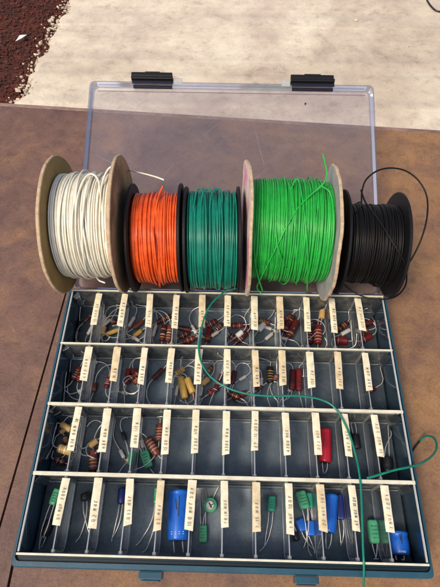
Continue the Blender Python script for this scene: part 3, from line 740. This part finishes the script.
def axial(kind, r, c, seg, D_, lift, body, desc, bands=0, lead_len=.026, tiltz=0, endcaps=None, curl=.5, nl=2):
    if r == 0: D_ *= 1.12; mx_, my_ = (seg[0]+seg[2])/2, (seg[1]+seg[3])/2; seg = [mx_+(seg[0]-mx_)*1.15, my_+(seg[1]-my_)*1.15, mx_+(seg[2]-mx_)*1.15, my_+(seg[3]-my_)*1.15]
    if r < 3: lead_len *= (1.55, 1.5, 1.3)[r]; curl *= 1.25
    z = FLOOR + D_/2000 + lift/1000
    a, b = fit(at(seg[0], seg[1], z+tiltz/1000), at(seg[2], seg[3], z), r, c, D_)
    ax = b - a; L = ax.length; R = D_/2000; root = empty(kind, ((a+b)/2).to_tuple())
    if L < 2.2*R*1.3: b = a + ax.normalized()*R*2.9; ax = b-a; L = ax.length
    mats = [body]; prof = [(0, R*.55, 0), (R*.10, R*.90, 0), (R*.3, R, 0)]
    if bands:
        bl = random.sample(BANDS, 3) if bands is True else bands
        t = .17
        for k, bn in enumerate(bl + ['gold'] if bands is True else bl):
            if bn not in mats: mats.append(bn)
            bi = mats.index(bn)
            prof += [(L*t, R, bi), (L*(t+.055), R, 0)]; t += .165
    if endcaps: mats.append(endcaps); prof[0] = (0, R*.6, 1); prof[1] = (R*.1, R*.92, 1)
    prof += [(L-R*.3, R, 0), (L-R*.10, R*.90, len(mats)-1 if endcaps else 0), (L, R*.55, len(mats)-1 if endcaps else 0)]
    mb = MB(); mb.lathe(prof, a, ax, 18); mb.build('body', mats, root, origin=root.location)
    d = ax.normalized()
    if nl >= 1: lead(root, a, -d, r, c, lead_len*random.uniform(.7, 1.15), curl)
    if nl >= 2: lead(root, b, d, r, c, lead_len*random.uniform(.7, 1.15), curl)
    ITEMS.append((root, kind, r, c, desc)); return root
def rounded_box_mesh(mb, T, w, l, t, mi=0):
    # cushion-shaped block: w across, l long, t thick
    nu, nv = 14, 12; vs = []; fs = []
    for i in range(nv+1):
        v = -PI/2 + PI*i/nv
        for j in range(nu):
            u = 2*PI*j/nu
            def se(c_, e): return math.copysign(abs(c_)**e, c_)
            cx_ = se(math.cos(v), .25)
            vs.append(T @ Vector((w/2*cx_*se(math.cos(u), .35), l/2*se(math.sin(v), .35), t/2*cx_*se(math.sin(u), .7))))
    for i in range(nv):
        for j in range(nu):
            k = (j+1) % nu; fs.append((i*nu+j, (i+1)*nu+j, (i+1)*nu+k, i*nu+k))
    mb.add(vs, fs, mi, True)
def block(kind, r, c, seg, w, t, lift, body, desc, lead_len=.022, marks=True, leads=(.25, -.25), dark=False):
    """dipped film capacitor lying flat; leads leave the second end"""
    w *= .88
    z = FLOOR + t/2000 + lift/1000
    a, b = fit(at(seg[0], seg[1], z), at(seg[2], seg[3], z), r, c, w*.8)
    ax = (b-a); L = ax.length; d = ax.normalized(); mid = (a+b)/2
    root = empty(kind, mid.to_tuple())
    ang = math.atan2(d.y, d.x) - PI/2
    T = Matrix.Translation(mid) @ Matrix.Rotation(ang, 4, 'Z')
    mb = MB(); rounded_box_mesh(mb, T, w/1000, L, t/1000)
    if marks:
        for q in (-.22, -.06, .10, .26):
            x_ = -w/1000*.30
            while x_ < w/1000*random.uniform(.12, .3):
                l_ = random.uniform(.0003, .0009)
                mb.box((x_, L*q-.00022, t/2000+.00008), (x_+l_, L*q+.00022, t/2000+.00014), 1, T)
                if random.random() < .6: mb.box((x_, L*q-.0006, t/2000+.00008), (x_+.0002, L*q+.0006, t/2000+.00014), 1, T)
                x_ += l_ + .0003
    mb.build('body', [body, 'hair'], root, origin=root.location)
    side = Vector((-d.y, d.x, 0))
    for s_ in leads:
        st = b + side*(w/1000*s_) - d*.0008; st.z = z
        lead(root, st, d + side*s_*.15, r, c, lead_len*random.uniform(.8, 1.1), .12, .02)
    ITEMS.append((root, kind, r, c, desc)); return root
def can(kind, r, c, seg, D_, lift, body, desc, lead_len=.015, printed=False, seal='rubber', both=False):
    z = FLOOR + D_/2000 + lift/1000; R = D_/2000
    a, b = fit(at(seg[0], seg[1], z), at(seg[2], seg[3], z), r, c, D_)
    ax = b-a; L = ax.length; d = ax.normalized(); root = empty(kind, ((a+b)/2).to_tuple())
    prof = [(0, R*.55, 1), (.0002, R*.80, 0), (.0009, R*.97, 0), (.0022, R, 0), (.0028, R*.985, 0), (.0046, R*.94, 0), (.0062, R*.985, 0), (.0072, R, 0), (L-.0020, R, 0), (L-.0006, R*.95, 0), (L-.0002, R*.8, 1), (L, R*.3, 1)]
    if L < .014: prof = [(0, R*.6, 1), (.0004, R*.92, 0), (.0012, R, 0), (L-.0012, R, 0), (L-.0004, R*.9, 1), (L, R*.3, 1)]
    mb = MB(); mb.lathe(prof, a, ax, 26)
    if printed:
        side = d.cross(Vector((0,0,1))).normalized(); nz = side.cross(d)
        for u in (-.12, -.04, .04, .12):       # printed dots and strokes near one end
            for w_ in (.84, .88):
                p = a + ax*w_ + side*L*u; h = math.sqrt(max(R*R-(L*u)**2, 0))
                mb.add([p+nz*(h+.00015)+side*dx+d*dy for dx, dy in ((-.0005,-.0003),(.0005,-.0003),(.0005,.0003),(-.0005,.0003))], [(0,1,2,3)], 2)
        for (u, w0_, w1_) in ((-.03, .15, .55), (.05, .2, .42)):
            p0 = a + ax*w0_ + side*L*u; p1 = a+ax*w1_ + side*L*u*.5; h = R*.99
            mb.add([p0+nz*(h+.0003)-side*.0004, p1+nz*(h+.0003)-side*.0004, p1+nz*(h+.0003)+side*.0004, p0+nz*(h+.0003)+side*.0004], [(0,1,2,3)], 1)
    mb.build('body', [body, seal, 'print'], root, origin=root.location)
    side = Vector((-d.y, d.x, 0))
    if both:
        lead(root, a, -d, r, c, lead_len, .5); lead(root, b, d, r, c, lead_len, .5)
    else:
        for s_ in (-.4, .4): lead(root, b + side*R*s_, d + side*s_*.1, r, c, lead_len*random.uniform(.85, 1.1), .1, .02)
    ITEMS.append((root, kind, r, c, desc)); return root
MR_ = 'maroon resistor with coloured bands'; RR = 'dark red resistor with thin bands'; BR = 'brown resistor with pale bands'
A = axial
# --- back row
A('resistor', 0,0,(84,322,92,314), 3.2, 0,'maroon', RR, True, .034)
A('resistor', 0,0,(72,330,79,322), 3.0, 0,'blackb', 'black slim resistor with shiny leads', 0, .034)
A('capacitor',0,1,(97,334,104,327), 4.5, 2,'tan', 'tan tubular capacitor with a lead', 0, .02)
A('capacitor',0,1,(107,334,118,330), 4.2, 4,'yellow', 'mustard yellow tubular capacitor', 0, .02)
A('resistor', 0,1,(108,320,116,322), 5, 1,'maroon', MR_, True, .024)
for i in range(3): A('resistor', 0,1,(97+i*3,322+i*2,104+i*3,316+i*2), 3.0, 3+i,'silverb', ('pale','grey','dull silver')[i]+' slim resistor in a tangle of leads', 0, .034)
A('capacitor',0,2,(134,328,142,321), 5, 2,'brown', 'brown tubular capacitor', 0, .03)
A('capacitor',0,2,(134,336,141,331), 4.5, 0,'yellow', 'mustard yellow tubular capacitor', 0, .02)
A('resistor', 0,2,(128,326,134,318), 3.5, 0,'silverb', 'grey slim resistor with long leads', 0, .036)
A('resistor', 0,3,(162,340,164,326), 5.2, 5,'maroon', MR_, True, .02)
A('resistor', 0,3,(168,341,170,327), 5.2, 4,'brown', BR, ['pinkb','pinkb','silverb','gold'], .02)
A('resistor', 0,3,(158,322,170,316), 5, 1,'maroon', RR, True, .03)
A('resistor', 0,3,(152,336,156,326), 3.4, 0,'silverb', 'grey slim resistor with long leads', 0, .036)
A('resistor', 0,4,(178,337,188,333), 5.2, 0,'maroon', MR_, True, .034)
A('resistor', 0,4,(184,342,194,338), 5.2, 4,'redbody', RR, True, .034)
A('resistor', 0,4,(178,328,190,330), 5, 3,'maroon', 'maroon resistor with faint bands', ['redbody','blackb'], .036)
A('resistor', 0,5,(207,326,216,321), 5.4, 2,'redbody', RR, True, .036)
A('resistor', 0,5,(207,341,209,330), 5.6, 0,'redbody', 'bright red banded resistor standing near upright', ['gold','orangeb'], .02)
A('resistor', 0,5,(214,332,222,324), 4, 0,'maroon', MR_, True, .036)
A('resistor', 0,6,(232,326,242,325), 5.4, 4,'redbody', RR, True, .03)
A('resistor', 0,6,(230,336,240,341), 5.4, 0,'maroon', MR_, True, .034)
A('resistor', 0,6,(238,341,246,333), 5.2, 3,'maroon', 'maroon resistor with a silver band', ['silverb','pinkb'], .03)
A('capacitor',0,6,(237,336,242,332), 5, 7,'white', 'small white ceramic capacitor', 0, .02)
A('resistor', 0,7,(259,320,269,323), 5.2, 2,'brown', BR, ['pinkb','gold','pinkb'], .034)
A('capacitor',0,7,(259,330,264,324), 5.5, 1,'white', 'small white ceramic capacitor', 0, .03)
A('resistor', 0,7,(262,326,271,329), 3.4, 0,'silverb', 'grey slim resistor with long leads', 0, .036)
A('resistor', 0,8,(284,331,292,317), 7.5, 1,'maroon', MR_, True, .034)
A('resistor', 0,8,(289,336,298,322), 7.5, 3,'maroon', 'maroon resistor with a gold band', ['gold','blackb'], .034)
A('resistor', 0,8,(284,320,291,315), 4, 6,'redbody', RR, True, .02)
A('resistor', 0,9,(309,343,309,328), 7.0, 1,'maroon', MR_, ['pinkb','pinkb','pinkb','pinkb'], .02)
A('resistor', 0,9,(318,343,318,327), 7.6, 3,'redbody', 'dark red resistor with pale bands', ['pinkb','pinkb','pinkb','pinkb'], .02)
A('capacitor',0,9,(322,318,327,314), 6, 4,'tan', 'tan rolled paper capacitor', 0, .02)
A('resistor', 0,10,(336,340,347,341), 8, 0,'redbody', RR, ['pinkb','redbody'], .03)
A('resistor', 0,10,(338,330,347,323), 5.2, 0,'maroon', MR_, True, .034)
A('resistor', 0,10,(342,334,350,330), 4.0, 5,'silverb', 'pale slim resistor with shiny leads', 0, .034)
A('resistor', 0,11,(364,324,374,322), 7, 0,'maroon', MR_, ['redbody','maroon'], .03)
A('resistor', 0,11,(362,340,371,336), 6.4, 1,'redbody', RR, ['silverb'], .03)
A('resistor', 0,11,(360,331,368,330), 5, 4,'brown', BR, True, .034)
for (c_, px, py, dx, dy, body, ds) in ((0,88,334,5,-9,'silverb','silvery slim resistor with a knot of leads'),(1,92.5,334,4,-8,'white','white slim capacitor'),(2,139,341,-6,-4,'silverb','silvery slim resistor near the front wall'),
        (3,166,332,4,6,'redbody','short red resistor on the heap'),(4,192,326,4,7,'silverb','pale slim resistor near the label'),(5,212,336,6,-4,'silverb','pale slim resistor near the front wall'),
        (6,246,324,3,7,'maroon','short maroon resistor by the divider'),(7,272,334,-6,5,'silverb','pale slim resistor near the front wall'),(8,281,338,6,1,'silverb','silvery slim resistor near the front wall'),
        (9,303,330,1,10,'silverb','silvery slim resistor by the divider'),(9,314,322,7,-2,'maroon','plain maroon resistor at the back of the heap'),(10,330,334,2,-9,'brown','plain brown resistor by the divider'),(11,359,320,3,8,'silverb','silvery slim resistor near the label')):
    A('resistor' if 'resistor' in ds else 'capacitor', 0, c_, (px, py, px+dx, py+dy), 3.4, 2, body, ds, 0, .036, curl=.7)
# --- second row
for (c_, px, py, dx, dy, body, ds) in ((0,84,388,-6,4,'silverb','silvery slim resistor near the front wall'),(2,122,392,6,2,'silverb','silvery slim resistor near the front wall'),(4,194,398,-3,-8,'brown','plain brown resistor near the front wall'),
        (5,200,396,2,-9,'silverb','silvery slim resistor near the front wall'),(5,221,374,-3,8,'brown','plain brown resistor by the divider'),(6,246,376,-7,4,'silverb','silvery slim resistor with spread leads'),(7,262,378,-1,9,'silverb','silvery slim resistor with spread leads'),(8,289,392,2,-8,'silverb','silvery slim resistor with spread leads')):
    A('resistor', 1, c_, (px, py, px+dx, py+dy), 3.4, 1, body, ds, 0, .036, curl=.7)
A('resistor', 1,0,(73,380,80,367), 6.2, 1,'redbody', RR, True, .036)
A('resistor', 1,0,(78,382,83,370), 5.6, 4,'maroon', MR_, True, .03)
A('resistor', 1,0,(62,372,68,384), 3.2, 0,'blackb', 'black slim resistor with a white lead', 0, .036)
A('resistor', 1,1,(106,388,109,377), 5.2, 0,'redbody', RR, True, .03)
A('resistor', 1,1,(91,392,92,383), 4.5, 0,'brown', BR, ['pinkb','pinkb'], .03)
A('resistor', 1,2,(126,384,129,369), 6.2, 1,'redbody', RR, ['blackb','maroon'], .03)
A('resistor', 1,2,(137,384,133,369), 6.2, 3,'redbody', 'dark red resistor with a gold band', ['gold'], .03)
A('resistor', 1,2,(129,379,140,372), 5.0, 7,'maroon', MR_, True, .02)
A('resistor', 1,3,(153,379,163,369), 5.0, 0,'maroon', MR_, ['blackb','redbody','blackb'], .036, curl=.3)
A('resistor', 1,4,(174,374,184,368), 6, 5,'tan', 'tan resistor with dark bands', ['blackb','brown','blackb'], .03)
A('capacitor',1,4,(181,377,185,399), 7.4, 0,'yellow', 'mustard yellow tubular capacitor leaning left', 0, .02)
A('capacitor',1,4,(187,378,193,393), 7.0, 3,'yellow', 'mustard yellow tubular capacitor leaning right', 0, .02)
A('resistor', 1,4,(176,396,178,386), 3.2, 0,'silverb', 'grey slim resistor with long leads', 0, .036)
A('capacitor',1,5,(199,384,207,380), 6, 3,'tan', 'tan tubular capacitor', 0, .03)
A('resistor', 1,5,(208,394,217,388), 5.6, 1,'redbody', RR, True, .034)
A('resistor', 1,5,(206,374,213,366), 4.2, 1,'brown', BR, True, .036)
A('resistor', 1,5,(214,392,219,381), 4.6, 4,'maroon', MR_, True, .034)
A('resistor', 1,6,(232,398,246,393), 6.4, 0,'redbody', RR, ['maroon','redbody'], .03)
A('resistor', 1,6,(229,393,240,398), 5.4, 4,'maroon', MR_, True, .034)
A('resistor', 1,6,(232,384,235,371), 5.6, 0,'maroon', 'maroon resistor leaning by the label', ['redbody'], .03)
A('resistor', 1,7,(270,383,270,367), 7.4, 1,'blackb', 'black resistor with gold bands', ['gold','gold','gold','gold'], .03)
A('resistor', 1,7,(257,390,262,386), 4.6, 0,'maroon', MR_, True, .036)
A('resistor', 1,7,(274,380,280,378), 4.4, 3,'brown', BR, True, .034)
A('resistor', 1,8,(292,390,293,370), 6.4, 1,'maroon', MR_, ['redbody','blackb'], .02)
A('resistor', 1,8,(299,391,299,369), 6.6, 2,'redbody', RR, ['maroon','maroon','redbody'], .02)
A('resistor', 1,11,(369,392,375,388), 5.2, 0,'maroon', 'maroon resistor inside a loop of lead', ['pinkb'], .05, curl=.75)
# --- third row
A('capacitor',2,0,(61,424,71,430), 6.0, 4,'tan', 'tan tubular capacitor with bent leads', 0, .026)
A('capacitor',2,0,(60,433,69,426), 4.6, 0,'tan', 'tan tubular capacitor lying crossways', 0, .026)
A('capacitor',2,0,(58,448,80,452), 8.0, 5,'yellow', 'mustard capacitor with cream end rings', ['white','tan','white'], .02)
A('resistor', 2,0,(55,459,65,463), 6.2, 0,'maroon', MR_, True, .03)
A('resistor', 2,0,(64,436,66,442), 5.4, 0,'brown', BR, True, .03)
A('capacitor',2,1,(89,446,96,441), 6.2, 4,'tan', 'tan tubular capacitor', 0, .026)
A('resistor', 2,1,(93,471,93,450), 8.0, 0,'brown', BR, ['pinkb','gold','pinkb','redbody'], .03)
A('resistor', 2,1,(97,452,103,447), 3.2, 5,'silverb', 'grey slim resistor with long leads', 0, .036)
A('resistor', 2,2,(127,462,131,457), 4.6, 0,'tan', 'tan resistor with a white band', ['white'], .04)
A('resistor', 2,2,(120,450,124,458), 3.6, 0,'silverb', 'pale grey resistor with long leads', 0, .05)
block('film_capacitor', 2,2,(133,466,138,452), 9.0, 5, 0,'tealcap', 'dark green film capacitor half under the label', .02)
block('film_capacitor', 2,3,(149,468,144,451), 9.5, 6.5, 1,'greencap', 'pale green film capacitor lying near the resistors', .02)
A('resistor', 2,3,(147,438,158,455), 7.8, 2,'brown', 'brown resistor with pale bands, leaning', ['pinkb','pinkb','pinkb','pinkb'], .02)
A('resistor', 2,3,(159,441,160,424), 7.8, 1,'brown', 'brown resistor with pale bands, upright beside the label', ['pinkb','pinkb','pinkb','pinkb'], .03)
can('film_capacitor', 2,9,(325,429,325,463), 11.5, 0,'redcap', 'bright red capacitor in a dark cell', .010)
can('electrolytic_capacitor', 2,10,(347,452,345,431), 8.5, 0,'maroon', 'dark maroon capacitor mostly hidden under the label', .014)
can('electrolytic_capacitor', 2,10,(357,449,355,434), 8.0, 0,'blackb', 'black capacitor behind the teal wire', .018)
can('electrolytic_capacitor', 2,11,(388,473,387,457), 10.5, 0,'blackb', 'black capacitor under the loose teal wire', .03)
for (c_, px, py, dx, dy, body, ds) in ((0,68,468,4,-8,'silverb','silvery slim resistor near the front wall'),(1,105,460,-3,8,'blackb','black slim resistor with shiny leads'),(2,122,432,3,8,'blackb','black slim resistor with tall bent leads'),(3,141,440,2,8,'silverb','silvery slim resistor by the divider')):
    A('resistor', 2, c_, (px, py, px+dx, py+dy), 3.4, 0, body, ds, 0, .045, curl=.6)
# --- front row
block('film_capacitor', 3,0,(58,489,52,505), 7.5, 6, 6,'greencap', 'pale green film capacitor standing against the divider', .032)
can('electrolytic_capacitor', 3,0,(50,520,44,536), 7.0, 0,'blackb', 'black capacitor below the green one', .01)
can('electrolytic_capacitor', 3,1,(85,493,85,501), 8.0, 0,'blackb', 'tiny black capacitor with long parallel leads', .034)
can('electrolytic_capacitor', 3,2,(122,488,121,504), 7.0, 0,'navy', 'slim navy capacitor with long leads', .030)
block('film_capacitor', 3,3,(157,488,156,504), 5.0, 8, 2,'greencap', 'narrow green film capacitor beside the label', .04)
can('electrolytic_capacitor', 3,4,(179,490,180,541), 18.6, 0,'bluecap', 'big bright blue capacitor filling the cell', .008, True)
block('film_capacitor', 3,5,(203,543,203,525), 8.6, 6, 0,'greencap', 'pale green film capacitor below the trimmer', .032)
block('film_capacitor', 3,7,(272,496,271,512), 8.0, 7, 0,'tealcap', 'green film capacitor with dark stripes', .034)
block('film_capacitor', 3,8,(300,491,305,509), 10.5, 6, 3,'greencap', 'pale green film capacitor tilted clockwise', .036)
block('film_capacitor', 3,8,(315,493,315,508), 8, 5, 0,'tealcap', 'dark green film capacitor against the divider', .02, False)
block('film_capacitor', 3,8,(299,519,304,531), 9.0, 5, 0,'bluecap', 'blue film capacitor below the pale green one', .02, False)
block('film_capacitor', 3,8,(317,536,322,521), 8.0, 5, 0,'bluecap', 'blue film capacitor leaning on the ninth label', .014, False)
can('electrolytic_capacitor', 3,8,(297,541,295,532), 5.5, 0,'blackb', 'small black capacitor by the front wall', .014)
can('electrolytic_capacitor', 3,9,(332,494,329,533), 11.5, 2,'bluecap', 'blue capacitor lying beside the label', .014)
block('film_capacitor', 3,9,(346,494,348,520), 8.5, 5, 0,'navy', 'navy blue film capacitor on the dark floor', .02, False)
block('film_capacitor', 3,10,(381,520,381,544), 10.0, 7, 2,'greencap', 'pale green film capacitor standing in shade', .02)
can('electrolytic_capacitor', 3,11,(397,531,401,563), 17.0, 0,'bluecap', 'blue ribbed capacitor in the corner cell', .012, True)
# trimmer
pz = FLOOR + .006; p = at(210, 505, pz); root = empty('trimmer_capacitor', p.to_tuple())
mb = MB(); up = Vector((.0, -.15, 1)).normalized()
mb.lathe([(-.004, .0050, 0), (-.0035, .0062, 0), (.0010, .0062, 0), (.0018, .0056, 0), (.0018, .0030, 0)], p, up, 28); mb.build('body', 'greencap', root, origin=p)
mb = MB(); mb.lathe([(.0017, .0038, 0), (.0030, .0036, 0), (.0033, .0030, 0)], p, up, 20)
mb.box((-.0005, -.0030, .00335), (.0005, .0030, .0036), 1, Matrix.Translation(p) @ Matrix.Rotation(.5, 4, 'Z')); mb.box((.0006, -.0012, .00335), (.0028, -.0005, .0036), 1, Matrix.Translation(p) @ Matrix.Rotation(.5, 4, 'Z'))
mb.build('rotor', ['silverb', 'blackb'], root, origin=p)
lead(root, p+Vector((.002, .005, -.003)), Vector((.5, 1, 0)), 3, 5, .012, .1); lead(root, p+Vector((-.003, -.004, -.003)), Vector((-.3, -1, 0)), 3, 5, .016, .1)
ITEMS.append((root, 'trimmer_capacitor', 3, 5, 'round green trimmer capacitor with a slotted silver rotor'))

# labels: single out each component by look, then by its compartment
seen = {}
for (o, kind, r, c, desc) in ITEMS:
    seen.setdefault((r, c, desc), []).append(o)
for (r, c, desc), obs in seen.items():
    where = ROWN[r] + ', ' + ORD[c] + ' compartment'
    obs.sort(key=lambda o: -o.location.y)
    for i, o in enumerate(obs):
        pre = '' if len(obs) == 1 else ('farther ' if i == 0 else 'nearer ')
        tag(o, pre + desc + ', ' + where, 'resistor' if 'resistor' in desc else 'capacitor', ('resistors' if 'resistor' in desc else 'capacitors') + ' in the box compartments')

# ------------------------------------------------------------------ light
sc = bpy.context.scene
w = bpy.data.worlds.new('World'); sc.world = w; w.use_nodes = True; nt = w.node_tree
bg = nt.nodes['Background']; sky = nt.nodes.new('ShaderNodeTexSky'); sky.sky_type = 'NISHITA'; sky.sun_disc = False
sdir = Vector((-.50, -.55, 1.05)).normalized()
sky.sun_elevation = math.asin(sdir.z); sky.sun_rotation = math.atan2(sdir.x, sdir.y)
sky.dust_density = 4; sky.air_density = 1; sky.ozone_density = .5
nt.links.new(sky.outputs[0], bg.inputs[0]); bg.inputs[1].default_value = .13
sd = bpy.data.lights.new('sun', 'SUN'); sd.energy = 1.8; sd.angle = math.radians(12); sd.color = (1, .86, .68)
so = bpy.data.objects.new('sun', sd); C.objects.link(so); so.rotation_euler = sdir.to_track_quat('Z', 'Y').to_euler(); so.location = sdir*3
sc.view_settings.view_transform = 'Standard'; sc.view_settings.look = 'None'; sc.view_settings.exposure = .32; sc.view_settings.gamma = 1
sc.render.engine = 'CYCLES'
sc.cycles.transparent_max_bounces = 32; sc.cycles.max_bounces = 8; sc.cycles.use_denoising = True
